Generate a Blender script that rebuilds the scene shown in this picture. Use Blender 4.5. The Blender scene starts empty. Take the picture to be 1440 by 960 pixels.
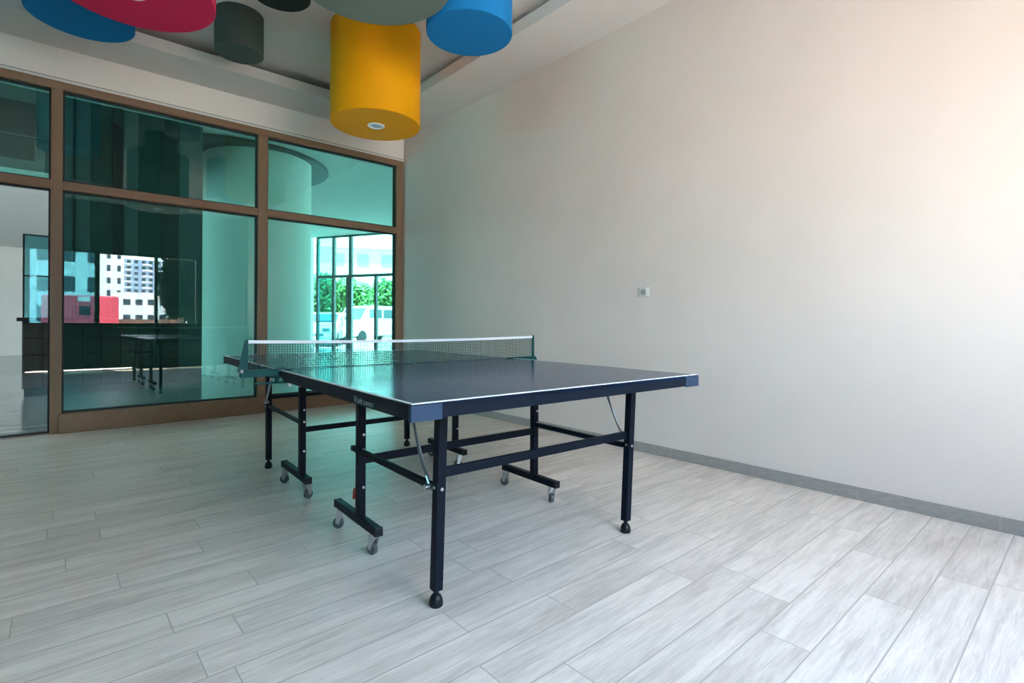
import bpy, bmesh, math, random
from mathutils import Vector, Matrix
random.seed(7)
S = bpy.context.scene
COL = S.collection
sin, cos, PI = math.sin, math.cos, math.pi

# ------------------------------------------------------------------ camera
F_PX, CY, ROLL, YAW, CAM_H = 733.0, 454.0, math.radians(-0.309), math.radians(41.288), 1.0125
fw = Vector((sin(YAW), cos(YAW), 0))
r0 = Vector((cos(YAW), -sin(YAW), 0)); u0 = Vector((0, 0, 1))
rt = r0 * cos(ROLL) - u0 * sin(ROLL)
up = r0 * sin(ROLL) + u0 * cos(ROLL)
cd = bpy.data.cameras.new('camera')
cam = bpy.data.objects.new('camera', cd); COL.objects.link(cam)
cam.matrix_world = Matrix(((rt.x, up.x, -fw.x, 0), (rt.y, up.y, -fw.y, 0), (rt.z, up.z, -fw.z, CAM_H), (0, 0, 0, 1)))
cd.sensor_fit = 'HORIZONTAL'; cd.sensor_width = 36.0
cd.lens = F_PX / 1440 * 36.0
cd.shift_y = (CY - 480) / 1440
cd.clip_start = 0.05; cd.clip_end = 3000
S.camera = cam

# ------------------------------------------------------------------ world, sun, exposure
SKY, SUN, EXPO = 5.8, 18.5, 1.97
S.view_settings.view_transform = 'Standard'
S.view_settings.look = 'None'
S.view_settings.gamma = 1.0
S.view_settings.use_curve_mapping = False
S.view_settings.exposure = EXPO
S.cycles.max_bounces = 10
S.cycles.diffuse_bounces = 6
S.cycles.glossy_bounces = 5
S.cycles.transparent_max_bounces = 24
S.cycles.sample_clamp_indirect = 6.0
S.cycles.use_denoising = True
w = bpy.data.worlds.new('sky'); S.world = w; w.use_nodes = True
nt = w.node_tree; nt.nodes.clear()
tc = nt.nodes.new('ShaderNodeTexCoord'); sp = nt.nodes.new('ShaderNodeSeparateXYZ')
rp = nt.nodes.new('ShaderNodeValToRGB'); bg = nt.nodes.new('ShaderNodeBackground'); wo = nt.nodes.new('ShaderNodeOutputWorld')
nt.links.new(tc.outputs['Generated'], sp.inputs[0]); nt.links.new(sp.outputs['Z'], rp.inputs[0])
nt.links.new(rp.outputs[0], bg.inputs[0]); nt.links.new(bg.outputs[0], wo.inputs[0])
e = rp.color_ramp.elements
e[0].position = 0.0; e[0].color = (0.92, 0.96, 1.0, 1)
e[1].position = 0.75; e[1].color = (0.56, 0.71, 1.0, 1)
x = rp.color_ramp.elements.new(0.25); x.color = (0.80, 0.89, 1.0, 1)
bg.inputs[1].default_value = SKY

def lamp(name, kind, loc, direction, energy, color):
    d = bpy.data.lights.new(name, kind); d.energy = energy; d.color = color
    o = bpy.data.objects.new(name, d); COL.objects.link(o)
    o.location = loc; o.rotation_euler = Vector(direction).to_track_quat('-Z', 'Y').to_euler()
    return o, d
o, d = lamp('sun', 'SUN', (-20, 10, 30), (0.12, 0.27, -0.95), SUN, (1.0, 0.86, 0.71)); d.angle = math.radians(0.6)
def portal(name, loc, direction, sx, sy):
    o, d = lamp(name, 'AREA', loc, direction, 1.0, (1, 1, 1))
    d.shape = 'RECTANGLE'; d.size = sx; d.size_y = sy; d.cycles.is_portal = True
portal('portal_terrace', (1.5, -1.30, 1.67), (0, 1, 0), 4.0, 1.6)
portal('portal_west_added', (-7.3, 10, 1.6), (1, 0, 0), 4.0, 2.5)  # feeds daylight through the added, unseen west opening
portal('portal_entrance', (11.4, 13.4, 2.2), (-0.895, -0.445, 0), 16.5, 4.4)

# ------------------------------------------------------------------ material helpers
def mat(name, col, rough=0.5, metal=0.0, spec=0.5, coat=0.0):
    m = bpy.data.materials.new(name); m.use_nodes = True
    b = m.node_tree.nodes['Principled BSDF']
    b.inputs['Base Color'].default_value = (*col, 1)
    b.inputs['Roughness'].default_value = rough
    b.inputs['Metallic'].default_value = metal
    b.inputs['Specular IOR Level'].default_value = spec
    b.inputs['Coat Weight'].default_value = coat
    return m
def noise_mat(name, c1, c2, scale=8.0, rough=0.6, bump=0.0, stretch=(1, 1, 1), detail=4, metal=0.0, spec=0.5, bscale=None):
    m = mat(name, c1, rough, metal, spec); t = m.node_tree; b = t.nodes['Principled BSDF']
    g = t.nodes.new('ShaderNodeNewGeometry'); mp = t.nodes.new('ShaderNodeMapping'); mp.inputs['Scale'].default_value = stretch
    n = t.nodes.new('ShaderNodeTexNoise'); n.inputs['Scale'].default_value = scale; n.inputs['Detail'].default_value = detail
    r = t.nodes.new('ShaderNodeValToRGB')
    r.color_ramp.elements[0].position = 0.3; r.color_ramp.elements[0].color = (*c1, 1)
    r.color_ramp.elements[1].position = 0.7; r.color_ramp.elements[1].color = (*c2, 1)
    t.links.new(g.outputs['Position'], mp.inputs[0]); t.links.new(mp.outputs[0], n.inputs[0])
    t.links.new(n.outputs[0], r.inputs[0]); t.links.new(r.outputs[0], b.inputs['Base Color'])
    if bump:
        n2 = t.nodes.new('ShaderNodeTexNoise'); n2.inputs['Scale'].default_value = bscale or scale * 6; n2.inputs['Detail'].default_value = 3
        t.links.new(mp.outputs[0], n2.inputs[0])
        bp = t.nodes.new('ShaderNodeBump'); bp.inputs['Strength'].default_value = bump; bp.inputs['Distance'].default_value = 0.004
        t.links.new(n2.outputs[0], bp.inputs['Height']); t.links.new(bp.outputs[0], b.inputs['Normal'])
    return m
def glass_mat(name, tint, ior=1.55, rough=0.0):
    m = bpy.data.materials.new(name); m.use_nodes = True; t = m.node_tree; t.nodes.clear()
    tr = t.nodes.new('ShaderNodeBsdfTransparent'); tr.inputs[0].default_value = (*tint, 1)
    gl = t.nodes.new('ShaderNodeBsdfGlossy'); gl.inputs['Roughness'].default_value = rough
    fr = t.nodes.new('ShaderNodeFresnel'); ge = t.nodes.new('ShaderNodeNewGeometry')
    mi = t.nodes.new('ShaderNodeMix'); mi.data_type = 'FLOAT'; mi.inputs[2].default_value = ior; mi.inputs[3].default_value = 1.0 / ior
    t.links.new(ge.outputs['Backfacing'], mi.inputs[0]); t.links.new(mi.outputs[0], fr.inputs[0])   # both faces of a pane reflect alike
    mx = t.nodes.new('ShaderNodeMixShader'); ou = t.nodes.new('ShaderNodeOutputMaterial')
    t.links.new(fr.outputs[0], mx.inputs[0]); t.links.new(tr.outputs[0], mx.inputs[1]); t.links.new(gl.outputs[0], mx.inputs[2])
    t.links.new(mx.outputs[0], ou.inputs[0])
    return m
def mth(t, op, a, b=None, clamp=False):
    n = t.nodes.new('ShaderNodeMath'); n.operation = op; n.use_clamp = clamp
    for i, v in enumerate((a, b)):
        if v is None: continue
        if isinstance(v, (int, float)): n.inputs[i].default_value = v
        else: t.links.new(v, n.inputs[i])
    return n.outputs[0]
def plank_floor(name, c_dark, c_light, c_grout, pw, pl, oy, rough, spec=0.5):
    m = mat(name, c_light, rough, 0, spec); t = m.node_tree; b = t.nodes['Principled BSDF']
    g = t.nodes.new('ShaderNodeNewGeometry'); s = t.nodes.new('ShaderNodeSeparateXYZ'); t.links.new(g.outputs['Position'], s.inputs[0])
    v = mth(t, 'DIVIDE', mth(t, 'SUBTRACT', s.outputs['Y'], oy), pw)
    row = mth(t, 'FLOOR', v); fv = mth(t, 'SUBTRACT', v, row)
    wn = t.nodes.new('ShaderNodeTexWhiteNoise'); wn.noise_dimensions = '1D'; t.links.new(row, wn.inputs['W'])
    u = mth(t, 'ADD', mth(t, 'DIVIDE', s.outputs['X'], pl), wn.outputs['Value'])
    ci = mth(t, 'FLOOR', u); fu = mth(t, 'SUBTRACT', u, ci)
    pid = mth(t, 'ADD', mth(t, 'MULTIPLY', row, 13.37), mth(t, 'MULTIPLY', ci, 7.13))
    wn2 = t.nodes.new('ShaderNodeTexWhiteNoise'); wn2.noise_dimensions = '1D'; t.links.new(pid, wn2.inputs['W'])
    # grain: noise stretched along the plank, shifted per plank
    cb = t.nodes.new('ShaderNodeCombineXYZ')
    t.links.new(mth(t, 'ADD', mth(t, 'MULTIPLY', s.outputs['X'], 1.5), mth(t, 'MULTIPLY', wn2.outputs['Value'], 57.0)), cb.inputs[0])
    t.links.new(mth(t, 'MULTIPLY', s.outputs['Y'], 16.0), cb.inputs[1])
    n1 = t.nodes.new('ShaderNodeTexNoise'); n1.inputs['Scale'].default_value = 1.4; n1.inputs['Detail'].default_value = 6; n1.inputs['Distortion'].default_value = 0.8
    t.links.new(cb.outputs[0], n1.inputs[0])
    cb2 = t.nodes.new('ShaderNodeCombineXYZ')
    t.links.new(mth(t, 'ADD', mth(t, 'MULTIPLY', s.outputs['X'], 3.0), mth(t, 'MULTIPLY', wn2.outputs['Value'], 31.0)), cb2.inputs[0])
    t.links.new(mth(t, 'MULTIPLY', s.outputs['Y'], 6.0), cb2.inputs[1])
    n2 = t.nodes.new('ShaderNodeTexNoise'); n2.inputs['Scale'].default_value = 0.9; n2.inputs['Detail'].default_value = 3
    t.links.new(cb2.outputs[0], n2.inputs[0])
    val = mth(t, 'ADD', mth(t, 'MULTIPLY', n1.outputs[0], 0.6), mth(t, 'ADD', mth(t, 'MULTIPLY', n2.outputs[0], 0.36), mth(t, 'MULTIPLY', mth(t, 'SUBTRACT', wn2.outputs['Value'], 0.5), 0.10)))
    cb3 = t.nodes.new('ShaderNodeCombineXYZ')
    t.links.new(mth(t, 'ADD', mth(t, 'MULTIPLY', s.outputs['X'], 4.0), mth(t, 'MULTIPLY', wn2.outputs['Value'], 91.0)), cb3.inputs[0])
    t.links.new(mth(t, 'MULTIPLY', s.outputs['Y'], 60.0), cb3.inputs[1])
    n3 = t.nodes.new('ShaderNodeTexNoise'); n3.inputs['Scale'].default_value = 1.6; n3.inputs['Detail'].default_value = 4; n3.inputs['Distortion'].default_value = 1.5
    t.links.new(cb3.outputs[0], n3.inputs[0])
    val = mth(t, 'ADD', val, mth(t, 'MULTIPLY', mth(t, 'SUBTRACT', n3.outputs[0], 0.45), 0.52))
    r = t.nodes.new('ShaderNodeValToRGB'); t.links.new(val, r.inputs[0])
    r.color_ramp.elements[0].position = 0.30; r.color_ramp.elements[0].color = (*c_dark, 1)
    r.color_ramp.elements[1].position = 0.66; r.color_ramp.elements[1].color = (*c_light, 1)
    gw, gu = 0.0048 / pw, 0.004 / pl
    m1 = mth(t, 'LESS_THAN', fv, gw); m2 = mth(t, 'LESS_THAN', fu, gu)
    gm = mth(t, 'MAXIMUM', m1, m2)
    mx = t.nodes.new('ShaderNodeMixRGB'); t.links.new(gm, mx.inputs[0]); t.links.new(r.outputs[0], mx.inputs[1]); mx.inputs[2].default_value = (*c_grout, 1)
    t.links.new(mx.outputs[0], b.inputs['Base Color'])
    bp = t.nodes.new('ShaderNodeBump'); bp.inputs['Strength'].default_value = 0.35; bp.inputs['Distance'].default_value = 0.002
    h = mth(t, 'SUBTRACT', mth(t, 'MULTIPLY', n1.outputs[0], 0.25), mth(t, 'MULTIPLY', gm, 0.6))
    t.links.new(h, bp.inputs['Height']); t.links.new(bp.outputs[0], b.inputs['Normal'])
    rr = mth(t, 'ADD', mth(t, 'MULTIPLY', n2.outputs[0], 0.18), rough - 0.09); t.links.new(rr, b.inputs['Roughness'])
    return m

M = {}
M['wall'] = noise_mat('white_wall_paint', (0.85, 0.805, 0.77), (0.88, 0.835, 0.80), 1.3, 0.75, 0.12, bscale=60, spec=0.3)  # toned up to stand for light on the band above the glazing
M['dimwall'] = noise_mat('dimmed_white_wall_paint', (0.67, 0.605, 0.57), (0.705, 0.64, 0.605), 1.3, 0.75, 0.12, bscale=60, spec=0.3)  # same white paint, toned down to stand for weaker light
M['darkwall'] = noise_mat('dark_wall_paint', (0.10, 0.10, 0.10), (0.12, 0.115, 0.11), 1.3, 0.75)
M['ceil'] = noise_mat('ceiling_paint', (0.68, 0.65, 0.635), (0.71, 0.68, 0.665), 1.5, 0.85, 0.05, bscale=60, spec=0.2)
M['floor'] = plank_floor('grey_wood_tile', (0.54, 0.475, 0.425), (0.82, 0.74, 0.675), (0.46, 0.405, 0.365), 0.155, 0.95, 0.44, 0.36)
M['skirting'] = noise_mat('skirting_tile', (0.27, 0.26, 0.25), (0.34, 0.325, 0.31), 6, 0.4, stretch=(1, 3, 12))
M['grout'] = mat('grout', (0.45, 0.43, 0.41), 0.8)
M['bronze'] = noise_mat('bronze_aluminium', (0.255, 0.158, 0.096), (0.28, 0.178, 0.112), 20, 0.38, spec=0.3, stretch=(1, 1, 1))
M['gasket'] = mat('black_gasket', (0.01, 0.012, 0.012), 0.6)
M['plate'] = mat('ivory_plate', (0.60, 0.58, 0.55), 0.5)
M['trim'] = mat('white_trim', (0.74, 0.72, 0.70), 0.5)
M['trimshadow'] = mat('trim_groove', (0.22, 0.21, 0.20), 0.8)
M['teal'] = glass_mat('teal_glass', (0.385, 0.715, 0.675), 1.68)
M['deepteal'] = glass_mat('deep_teal_glass', (0.45, 0.75, 0.79), 1.5)
M['green'] = glass_mat('green_glass', (0.82, 0.855, 0.84), 1.45)
M['dimpane'] = glass_mat('light_cutting_glass', (0.50, 0.52, 0.52), 1.45)  # tint added to cut daylight on the nearby right wall
M['clear'] = glass_mat('clear_glass', (0.76, 0.84, 0.84), 1.6)
M['midteal'] = glass_mat('mid_teal_glass', (0.55, 0.90, 0.87), 1.5)
M['paleteal'] = glass_mat('pale_teal_glass', (0.71, 0.745, 0.735), 1.45)
M['yellow'] = noise_mat('yellow_paint', (0.86, 0.38, 0.003), (0.89, 0.40, 0.004), 30, 0.6, 0.05, spec=0.15)
M['blue'] = noise_mat('blue_paint', (0.008, 0.175, 0.45), (0.010, 0.19, 0.475), 30, 0.6, 0.05, spec=0.15)
M['pink'] = noise_mat('pink_paint', (0.58, 0.022, 0.085), (0.61, 0.025, 0.095), 30, 0.6, 0.05, spec=0.15)
M['sage'] = noise_mat('sage_grey_paint', (0.135, 0.185, 0.16), (0.15, 0.20, 0.172), 30, 0.65, 0.05, spec=0.15)
M['darkgrey'] = noise_mat('dark_grey_paint', (0.075, 0.092, 0.082), (0.085, 0.10, 0.09), 30, 0.65, 0.05, spec=0.15)
M['blackpaint'] = noise_mat('black_paint', (0.022, 0.025, 0.023), (0.026, 0.03, 0.027), 30, 0.65, 0.05, spec=0.15)
M['white'] = mat('white_plastic', (0.80, 0.80, 0.80), 0.35)
M['lens'] = mat('frosted_lens', (0.50, 0.60, 0.66), 0.3)
M['top'] = noise_mat('navy_table_top', (0.011, 0.032, 0.098), (0.013, 0.036, 0.108), 12, 0.17, 0.01, spec=0.21)
M['apron'] = noise_mat('navy_apron', (0.0042, 0.0085, 0.018), (0.005, 0.0105, 0.022), 12, 0.42, spec=0.12)
M['cornercap'] = mat('corner_cap', (0.020, 0.044, 0.092), 0.35, 0, 0.3)
M['line'] = mat('white_line', (0.75, 0.77, 0.80), 0.4)
M['steel'] = noise_mat('black_steel_tube', (0.0038, 0.0062, 0.013), (0.0046, 0.0078, 0.016), 15, 0.42, spec=0.12)
M['cap'] = mat('black_rubber', (0.008, 0.009, 0.012), 0.4, 0, 0.25)
M['chrome'] = mat('zinc_steel', (0.62, 0.65, 0.68), 0.28, 1.0)
M['wheel'] = mat('grey_wheel', (0.075, 0.085, 0.09), 0.45)
M['red'] = mat('red_plastic', (0.55, 0.03, 0.035), 0.4)
M['netgreen'] = mat('net_cord', (0.012, 0.055, 0.050), 0.7)
M['post'] = mat('green_net_post', (0.004, 0.062, 0.064), 0.45, 0, 0.15)
M['tape'] = mat('white_tape', (0.80, 0.79, 0.86), 0.6)
M['print'] = mat('white_print', (0.30, 0.36, 0.36), 0.6)
M['lobbyfloor'] = plank_floor('lobby_tile', (0.20, 0.21, 0.21), (0.27, 0.28, 0.28), (0.10, 0.10, 0.10), 0.6, 0.6, 0.0, 0.14, 0.6)
M['wenge'] = noise_mat('wenge_wood', (0.010, 0.011, 0.010), (0.022, 0.022, 0.019), 4, 0.4, stretch=(8, 8, 0.6))
M['darkpanel'] = noise_mat('dark_green_panel', (0.022, 0.040, 0.033), (0.030, 0.050, 0.042), 4, 0.5, stretch=(8, 8, 0.6))
M['greypanel'] = noise_mat('grey_panel', (0.13, 0.14, 0.14), (0.16, 0.17, 0.17), 3, 0.5)
M['discshade'] = noise_mat('disc_shade_grey', (0.085, 0.092, 0.092), (0.10, 0.107, 0.107), 3, 0.5)  # grey carries the shade under the disc
M['slatepanel'] = noise_mat('slate_panel', (0.09, 0.10, 0.10), (0.11, 0.12, 0.12), 3, 0.5)
M['brownpanel'] = noise_mat('brown_panel', (0.035, 0.030, 0.028), (0.06, 0.05, 0.047), 5, 0.5, stretch=(6, 6, 1))
M['parapet'] = noise_mat('parapet_panel', (0.030, 0.036, 0.030), (0.055, 0.062, 0.052), 2.5, 0.6, 0.3)
M['darkframe'] = mat('dark_frame', (0.02, 0.022, 0.022), 0.45)
M['greyframe'] = mat('glare_lifted_frame', (0.13, 0.14, 0.13), 0.4)  # lightened to stand for glare around the entrance posts
M['pave'] = noise_mat('sunlit_paving', (0.64, 0.53, 0.46), (0.72, 0.60, 0.52), 0.6, 0.85)
M['asphalt'] = noise_mat('sunlit_asphalt', (0.34, 0.32, 0.30), (0.40, 0.38, 0.36), 0.6, 0.9)
M['render'] = noise_mat('white_render', (0.80, 0.80, 0.84), (0.85, 0.85, 0.88), 0.3, 0.85)
M['tealrender'] = noise_mat('pale_render', (0.78, 0.84, 0.82), (0.82, 0.88, 0.86), 0.3, 0.85)
M['bluerender'] = noise_mat('grey_blue_render', (0.36, 0.46, 0.62), (0.42, 0.52, 0.66), 0.1, 0.85)
M['redrender'] = noise_mat('red_panel', (0.72, 0.06, 0.10), (0.78, 0.08, 0.12), 1.0, 0.6)
M['brick'] = noise_mat('brown_wall', (0.24, 0.13, 0.09), (0.30, 0.17, 0.12), 2, 0.8)
M['bluewindow'] = mat('sky_paled_window', (0.42, 0.52, 0.62), 0.3)  # paled to stand for overexposure and reflected sky
M['window'] = mat('dark_window', (0.03, 0.045, 0.06), 0.12)
M['leaf'] = noise_mat('leaf_green', (0.05, 0.16, 0.03), (0.14, 0.30, 0.07), 2.2, 0.6)
M['leafdark'] = noise_mat('leaf_dark_green', (0.02, 0.085, 0.025), (0.07, 0.19, 0.05), 2.2, 0.6)
M['leafshade'] = noise_mat('shaded_leaf', (0.0025, 0.009, 0.006), (0.006, 0.018, 0.010), 2.2, 0.7, spec=0.1)  # deep green carries the shade on the side facing the room
M['bark'] = noise_mat('bark', (0.10, 0.07, 0.05), (0.16, 0.12, 0.09), 6, 0.9)
M['carwhite'] = mat('car_white', (0.80, 0.80, 0.82), 0.18, coat=0.6)
M['carglass'] = mat('car_glass', (0.05, 0.08, 0.11), 0.08)
M['hill'] = noise_mat('hill_green', (0.10, 0.17, 0.07), (0.24, 0.27, 0.14), 0.08, 0.9)

# ------------------------------------------------------------------ mesh helpers
def box(bm, lo, hi, bev=0.0, mtx=None):
    lo = Vector(lo); hi = Vector(hi)
    r = bmesh.ops.create_cube(bm, size=1.0)
    vs = r['verts']; c = (lo + hi) / 2; s = hi - lo
    for v in vs:
        v.co = Vector((v.co.x * s.x, v.co.y * s.y, v.co.z * s.z)) + c
        if mtx: v.co = mtx @ v.co
    if bev > 0:
        bm.normal_update()
        es = list({e for v in vs for e in v.link_edges})
        bmesh.ops.bevel(bm, geom=es, offset=bev, segments=2, profile=0.5, clamp_overlap=False, affect='EDGES')
def frame_of(a, b):
    d = (b - a).normalized()
    h = Vector((0, 0, 1)) if abs(d.z) < 0.95 else Vector((1, 0, 0))
    s = d.cross(h).normalized(); t = s.cross(d).normalized()
    return d, s, t
def bar(bm, a, b, wd, ht, bev=0.0):            # rectangular tube from a to b
    a = Vector(a); b = Vector(b); d, s, t = frame_of(a, b)
    L = (b - a).length
    m = Matrix(((s.x, d.x, t.x, a.x), (s.y, d.y, t.y, a.y), (s.z, d.z, t.z, a.z), (0, 0, 0, 1)))
    box(bm, (-wd / 2, 0, -ht / 2), (wd / 2, L, ht / 2), bev, m)
def tube(bm, pts, r, n=10, caps=True):
    pts = [Vector(p) for p in pts]; rings = []
    for i, p in enumerate(pts):
        a = pts[max(i - 1, 0)]; b = pts[min(i + 1, len(pts) - 1)]
        d, s, t = frame_of(a, b)
        if rings and s.dot(ps) < 0: s = -s; t = -t
        ps = s
        rr = r[i] if isinstance(r, (list, tuple)) else r
        rings.append([bm.verts.new(p + (s * cos(2 * PI * k / n) + t * sin(2 * PI * k / n)) * rr) for k in range(n)])
    for i in range(len(rings) - 1):
        for k in range(n):
            bm.faces.new((rings[i][k], rings[i][(k + 1) % n], rings[i + 1][(k + 1) % n], rings[i + 1][k]))
    if caps:
        bm.faces.new(list(reversed(rings[0]))); bm.faces.new(rings[-1])
def lathe(bm, prof, c=(0, 0, 0), n=48, axis='Z'):   # closed profile of (r, z); r=0 ends become caps
    c = Vector(c); rings = []
    for r, z in prof:
        if r <= 1e-6: rings.append([bm.verts.new(ax((0, 0, z), axis) + c)])
        else: rings.append([bm.verts.new(ax((r * cos(2 * PI * k / n), r * sin(2 * PI * k / n), z), axis) + c) for k in range(n)])
    for a, b in zip(rings, rings[1:]):
        for k in range(n):
            k2 = (k + 1) % n
            if len(a) == 1 and len(b) == 1: continue
            if len(a) == 1: bm.faces.new((a[0], b[k], b[k2]))
            elif len(b) == 1: bm.faces.new((a[k], b[0], a[k2]))
            else: bm.faces.new((a[k], b[k], b[k2], a[k2]))
def ax(v, axis):
    x, y, z = v
    return Vector((x, y, z)) if axis == 'Z' else (Vector((z, x, y)) if axis == 'X' else Vector((y, z, x)))
def prism(bm, pts, z0, z1):                    # polygon in XY extruded in z
    a = [bm.verts.new((x, y, z0)) for x, y in pts]; b = [bm.verts.new((x, y, z1)) for x, y in pts]
    n = len(pts); bm.faces.new(list(reversed(a))); bm.faces.new(b)
    for k in range(n): bm.faces.new((a[k], a[(k + 1) % n], b[(k + 1) % n], b[k]))
def obj(name, bm, m, parent=None, smooth=False, loc=None, label=None):
    bmesh.ops.recalc_face_normals(bm, faces=bm.faces)
    me = bpy.data.meshes.new(name); bm.to_mesh(me); bm.free()
    me.materials.append(m)
    if smooth:
        for p in me.polygons: p.use_smooth = True
        try: me.set_sharp_from_angle(angle=math.radians(35))
        except Exception: pass
    o = bpy.data.objects.new(name, me); COL.objects.link(o)
    if parent: o.parent = parent
    if loc: o.location = loc
    if label: o['label'] = label
    return o
def nb(): return bmesh.new()
def boxes(name, lst, m, parent=None, bev=0.0, label=None):
    bm = nb()
    for lo, hi in lst: box(bm, lo, hi, bev)
    return obj(name, bm, m, parent, label=label)
def struct(o, label=None):
    o['kind'] = 'structure'
    if label: o['label'] = label
    return o
def thing(name, label, cat, loc=(0, 0, 0), rz=0.0, group=None):
    o = bpy.data.objects.new(name, None); COL.objects.link(o); o.empty_display_size = 0.1
    o.location = loc; o.rotation_euler = (0, 0, rz)
    return tag(o, label, cat, group)
def tag(o, label, cat, group=None):
    o['label'] = label; o['category'] = cat
    if group: o['group'] = group
    return o
def sroot(name, label=None):
    o = bpy.data.objects.new(name, None); COL.objects.link(o); o['kind'] = 'structure'; o.empty_display_size = 0.1
    if label: o['label'] = label
    return o

# ------------------------------------------------------------------ room shell
XR, YW, YB, XL, ZC, ZR = 3.505, 6.2045, -1.15, -5.0, 3.457, 3.65
YG = YW + 0.13                                   # far face of the glazed wall
struct(boxes('floor', [((XL, YB - 0.1, -0.12), (XR + 0.2, YG, 0.0))], M['floor']), 'grey wood-look plank tile floor')
struct(boxes('wall_right', [((XR, YB - 0.1, -0.12), (XR + 0.2, YG, ZR))], M['dimwall']), 'blank off-white right wall')
struct(boxes('wall_left', [((XL - 0.2, YB - 0.1, -0.12), (XL, YG, ZR))], M['darkwall']), 'left wall out of frame, darkened to cut fill light')  # unseen wall coloured dark so less light bounces onto the right wall
ZT = 3.158
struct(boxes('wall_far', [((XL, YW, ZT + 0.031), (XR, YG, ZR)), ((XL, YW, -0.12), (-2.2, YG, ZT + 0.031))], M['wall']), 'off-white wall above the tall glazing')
# tray ceiling: lower border, set-back ledge, raised centre
XE, YE, XI, YI = 2.932, 5.64, -4.2, -0.55
bm = nb()
for lo, hi in (((XE, YB - 0.1), (XR, YW)), ((XL, YB - 0.1), (XI, YW)), ((XI, YE), (XE, YW)), ((XI, YB - 0.1), (XE, YI))):
    box(bm, (*lo, ZC), (*hi, 3.562))
g = 0.34
for lo, hi in (((XE + g, YB - 0.1), (XR, YW)), ((XL, YB - 0.1), (XI - g, YW)), ((XI - g, YE + g), (XE + g, YW)), ((XI - g, YB - 0.1), (XE + g, YI - g))):
    box(bm, (*lo, 3.562), (*hi, ZR))
box(bm, (XL - 0.2, YB - 0.1, ZR), (XR + 0.2, YG, ZR + 0.25))
struct(obj('ceiling', bm, M['ceil']), 'off-white tray ceiling with a raised centre and shadow gap')
# skirting tiles on the right wall
bm = nb(); jy = 0.3258 - 1.2
ys = [jy + 0.606 * k for k in range(12)]
ys = [YB] + [y for y in ys if y > YB + 0.05 and y < YW - 0.1] + [YW - 0.005]
for a, b in zip(ys, ys[1:]): box(bm, (XR - 0.010, a + 0.0015, 0.0), (XR, b - 0.0015, 0.0733), 0.0012)
sk = struct(obj('baseboard_right', bm, M['skirting']), 'grey tile skirting along the right wall')
for y in ys[1:-1]: boxes('grout_joint', [((XR - 0.0085, y - 0.002, 0.0), (XR, y + 0.002, 0.0725))], M['grout'], sk)

# ------------------------------------------------------------------ tall glazed wall
ZG, ZM1, ZM2, ZS1, ZS0 = 3.089, 2.270, 2.191, 0.175, 0.014
XM = ((-2.2, -2.1), (-0.029, 0.052), (1.694, 1.794), (3.405, XR))
win = sroot('window_1', 'tall bronze-framed teal glass wall')
bm = nb()
for a, b in XM: box(bm, (a, YW - 0.004, 0.0), (b, YW + 0.12, ZT), 0.003)
box(bm, (XM[0][0], YW - 0.006, ZG), (XR, YW + 0.12, ZT), 0.003)
obj('frame', bm, M['bronze'], win)
bm = nb()
for k in range(3): box(bm, (XM[k][1], YW - 0.002, ZM2), (XM[k + 1][0], YW + 0.12, ZM1), 0.003)
obj('transom', bm, M['bronze'], win)
boxes('sill_rail', [((0.030, YW - 0.045, 0.0), (XR, YW + 0.12, ZS1))], M['bronze'], win, 0.004)
def pane(a, b, z0, z1, m, par, name='pane'):
    gk = 0.014
    bm = nb()
    for lo, hi in (((a, z0), (a + gk, z1)), ((b - gk, z0), (b, z1)), ((a, z0), (b, z0 + gk)), ((a, z1 - gk), (b, z1))):
        box(bm, (lo[0], YW + 0.035, lo[1]), (hi[0], YW + 0.085, hi[1]))
    p = boxes(name, [((a + 0.004, YW + 0.055, z0 + 0.004), (b - 0.004, YW + 0.063, z1 - 0.004))], m, par)
    obj('gasket', bm, M['gasket'], p)
    return p
for k in range(3):
    pane(XM[k][1], XM[k + 1][0], ZM1, ZG, M['teal'], win)
    if k: pane(XM[k][1], XM[k + 1][0], ZS1, ZM2, M['teal'], win)
dr = sroot('door_1', 'clear glass door leaf at the left end of the glazing')
pane(XM[0][1], XM[1][0], 0.006, ZM2, M['clear'], dr)
t1 = struct(boxes('trim_1', [((XL + 2.8, YW - 0.010, ZT), (XR, YW + 0.05, ZT + 0.022))], M['trim']), 'thin white trim above the glazing')
boxes('groove', [((XL + 2.8, YW - 0.003, ZT + 0.022), (XR, YW + 0.05, ZT + 0.031))], M['trimshadow'], t1)

# ------------------------------------------------------------------ terrace side behind the camera (seen mirrored in the glass)
ZP, ZH = 0.93, 2.40
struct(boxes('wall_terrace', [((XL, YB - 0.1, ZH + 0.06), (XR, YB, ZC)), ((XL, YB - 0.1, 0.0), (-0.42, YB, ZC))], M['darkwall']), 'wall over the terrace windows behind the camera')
bm = nb()
box(bm, (-0.42, YB - 0.08, 0.03), (1.25, YB - 0.02, ZP)); box(bm, (1.25, YB - 0.08, 0.0), (XR, YB - 0.02, ZP))
for k in range(26):
    for j in range(6):
        x0 = -0.42 + k * 0.15; z0 = 0.04 + j * 0.148
        if x0 + 0.15 < XR: box(bm, (x0 + 0.006, YB - 0.022, z0 + 0.004), (x0 + 0.144, YB - 0.010, z0 + 0.142), 0.005)
struct(obj('wall_parapet', bm, M['parapet']), 'dark panelled parapet under the terrace windows')
w2 = sroot('window_2', 'terrace window band behind the camera')
bm = nb()
box(bm, (-0.42, YB - 0.09, ZP), (XR, YB, ZP + 0.035)); box(bm, (-0.42, YB - 0.09, ZH), (XR, YB, ZH + 0.06))
for a, b in ((-0.42, -0.36), (0.62, 0.70), (1.64, 1.70), (2.42, 2.50), (XR - 0.06, XR)): box(bm, (a, YB - 0.09, ZP), (b, YB, ZH))
obj('frame', bm, M['darkframe'], w2)
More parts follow.
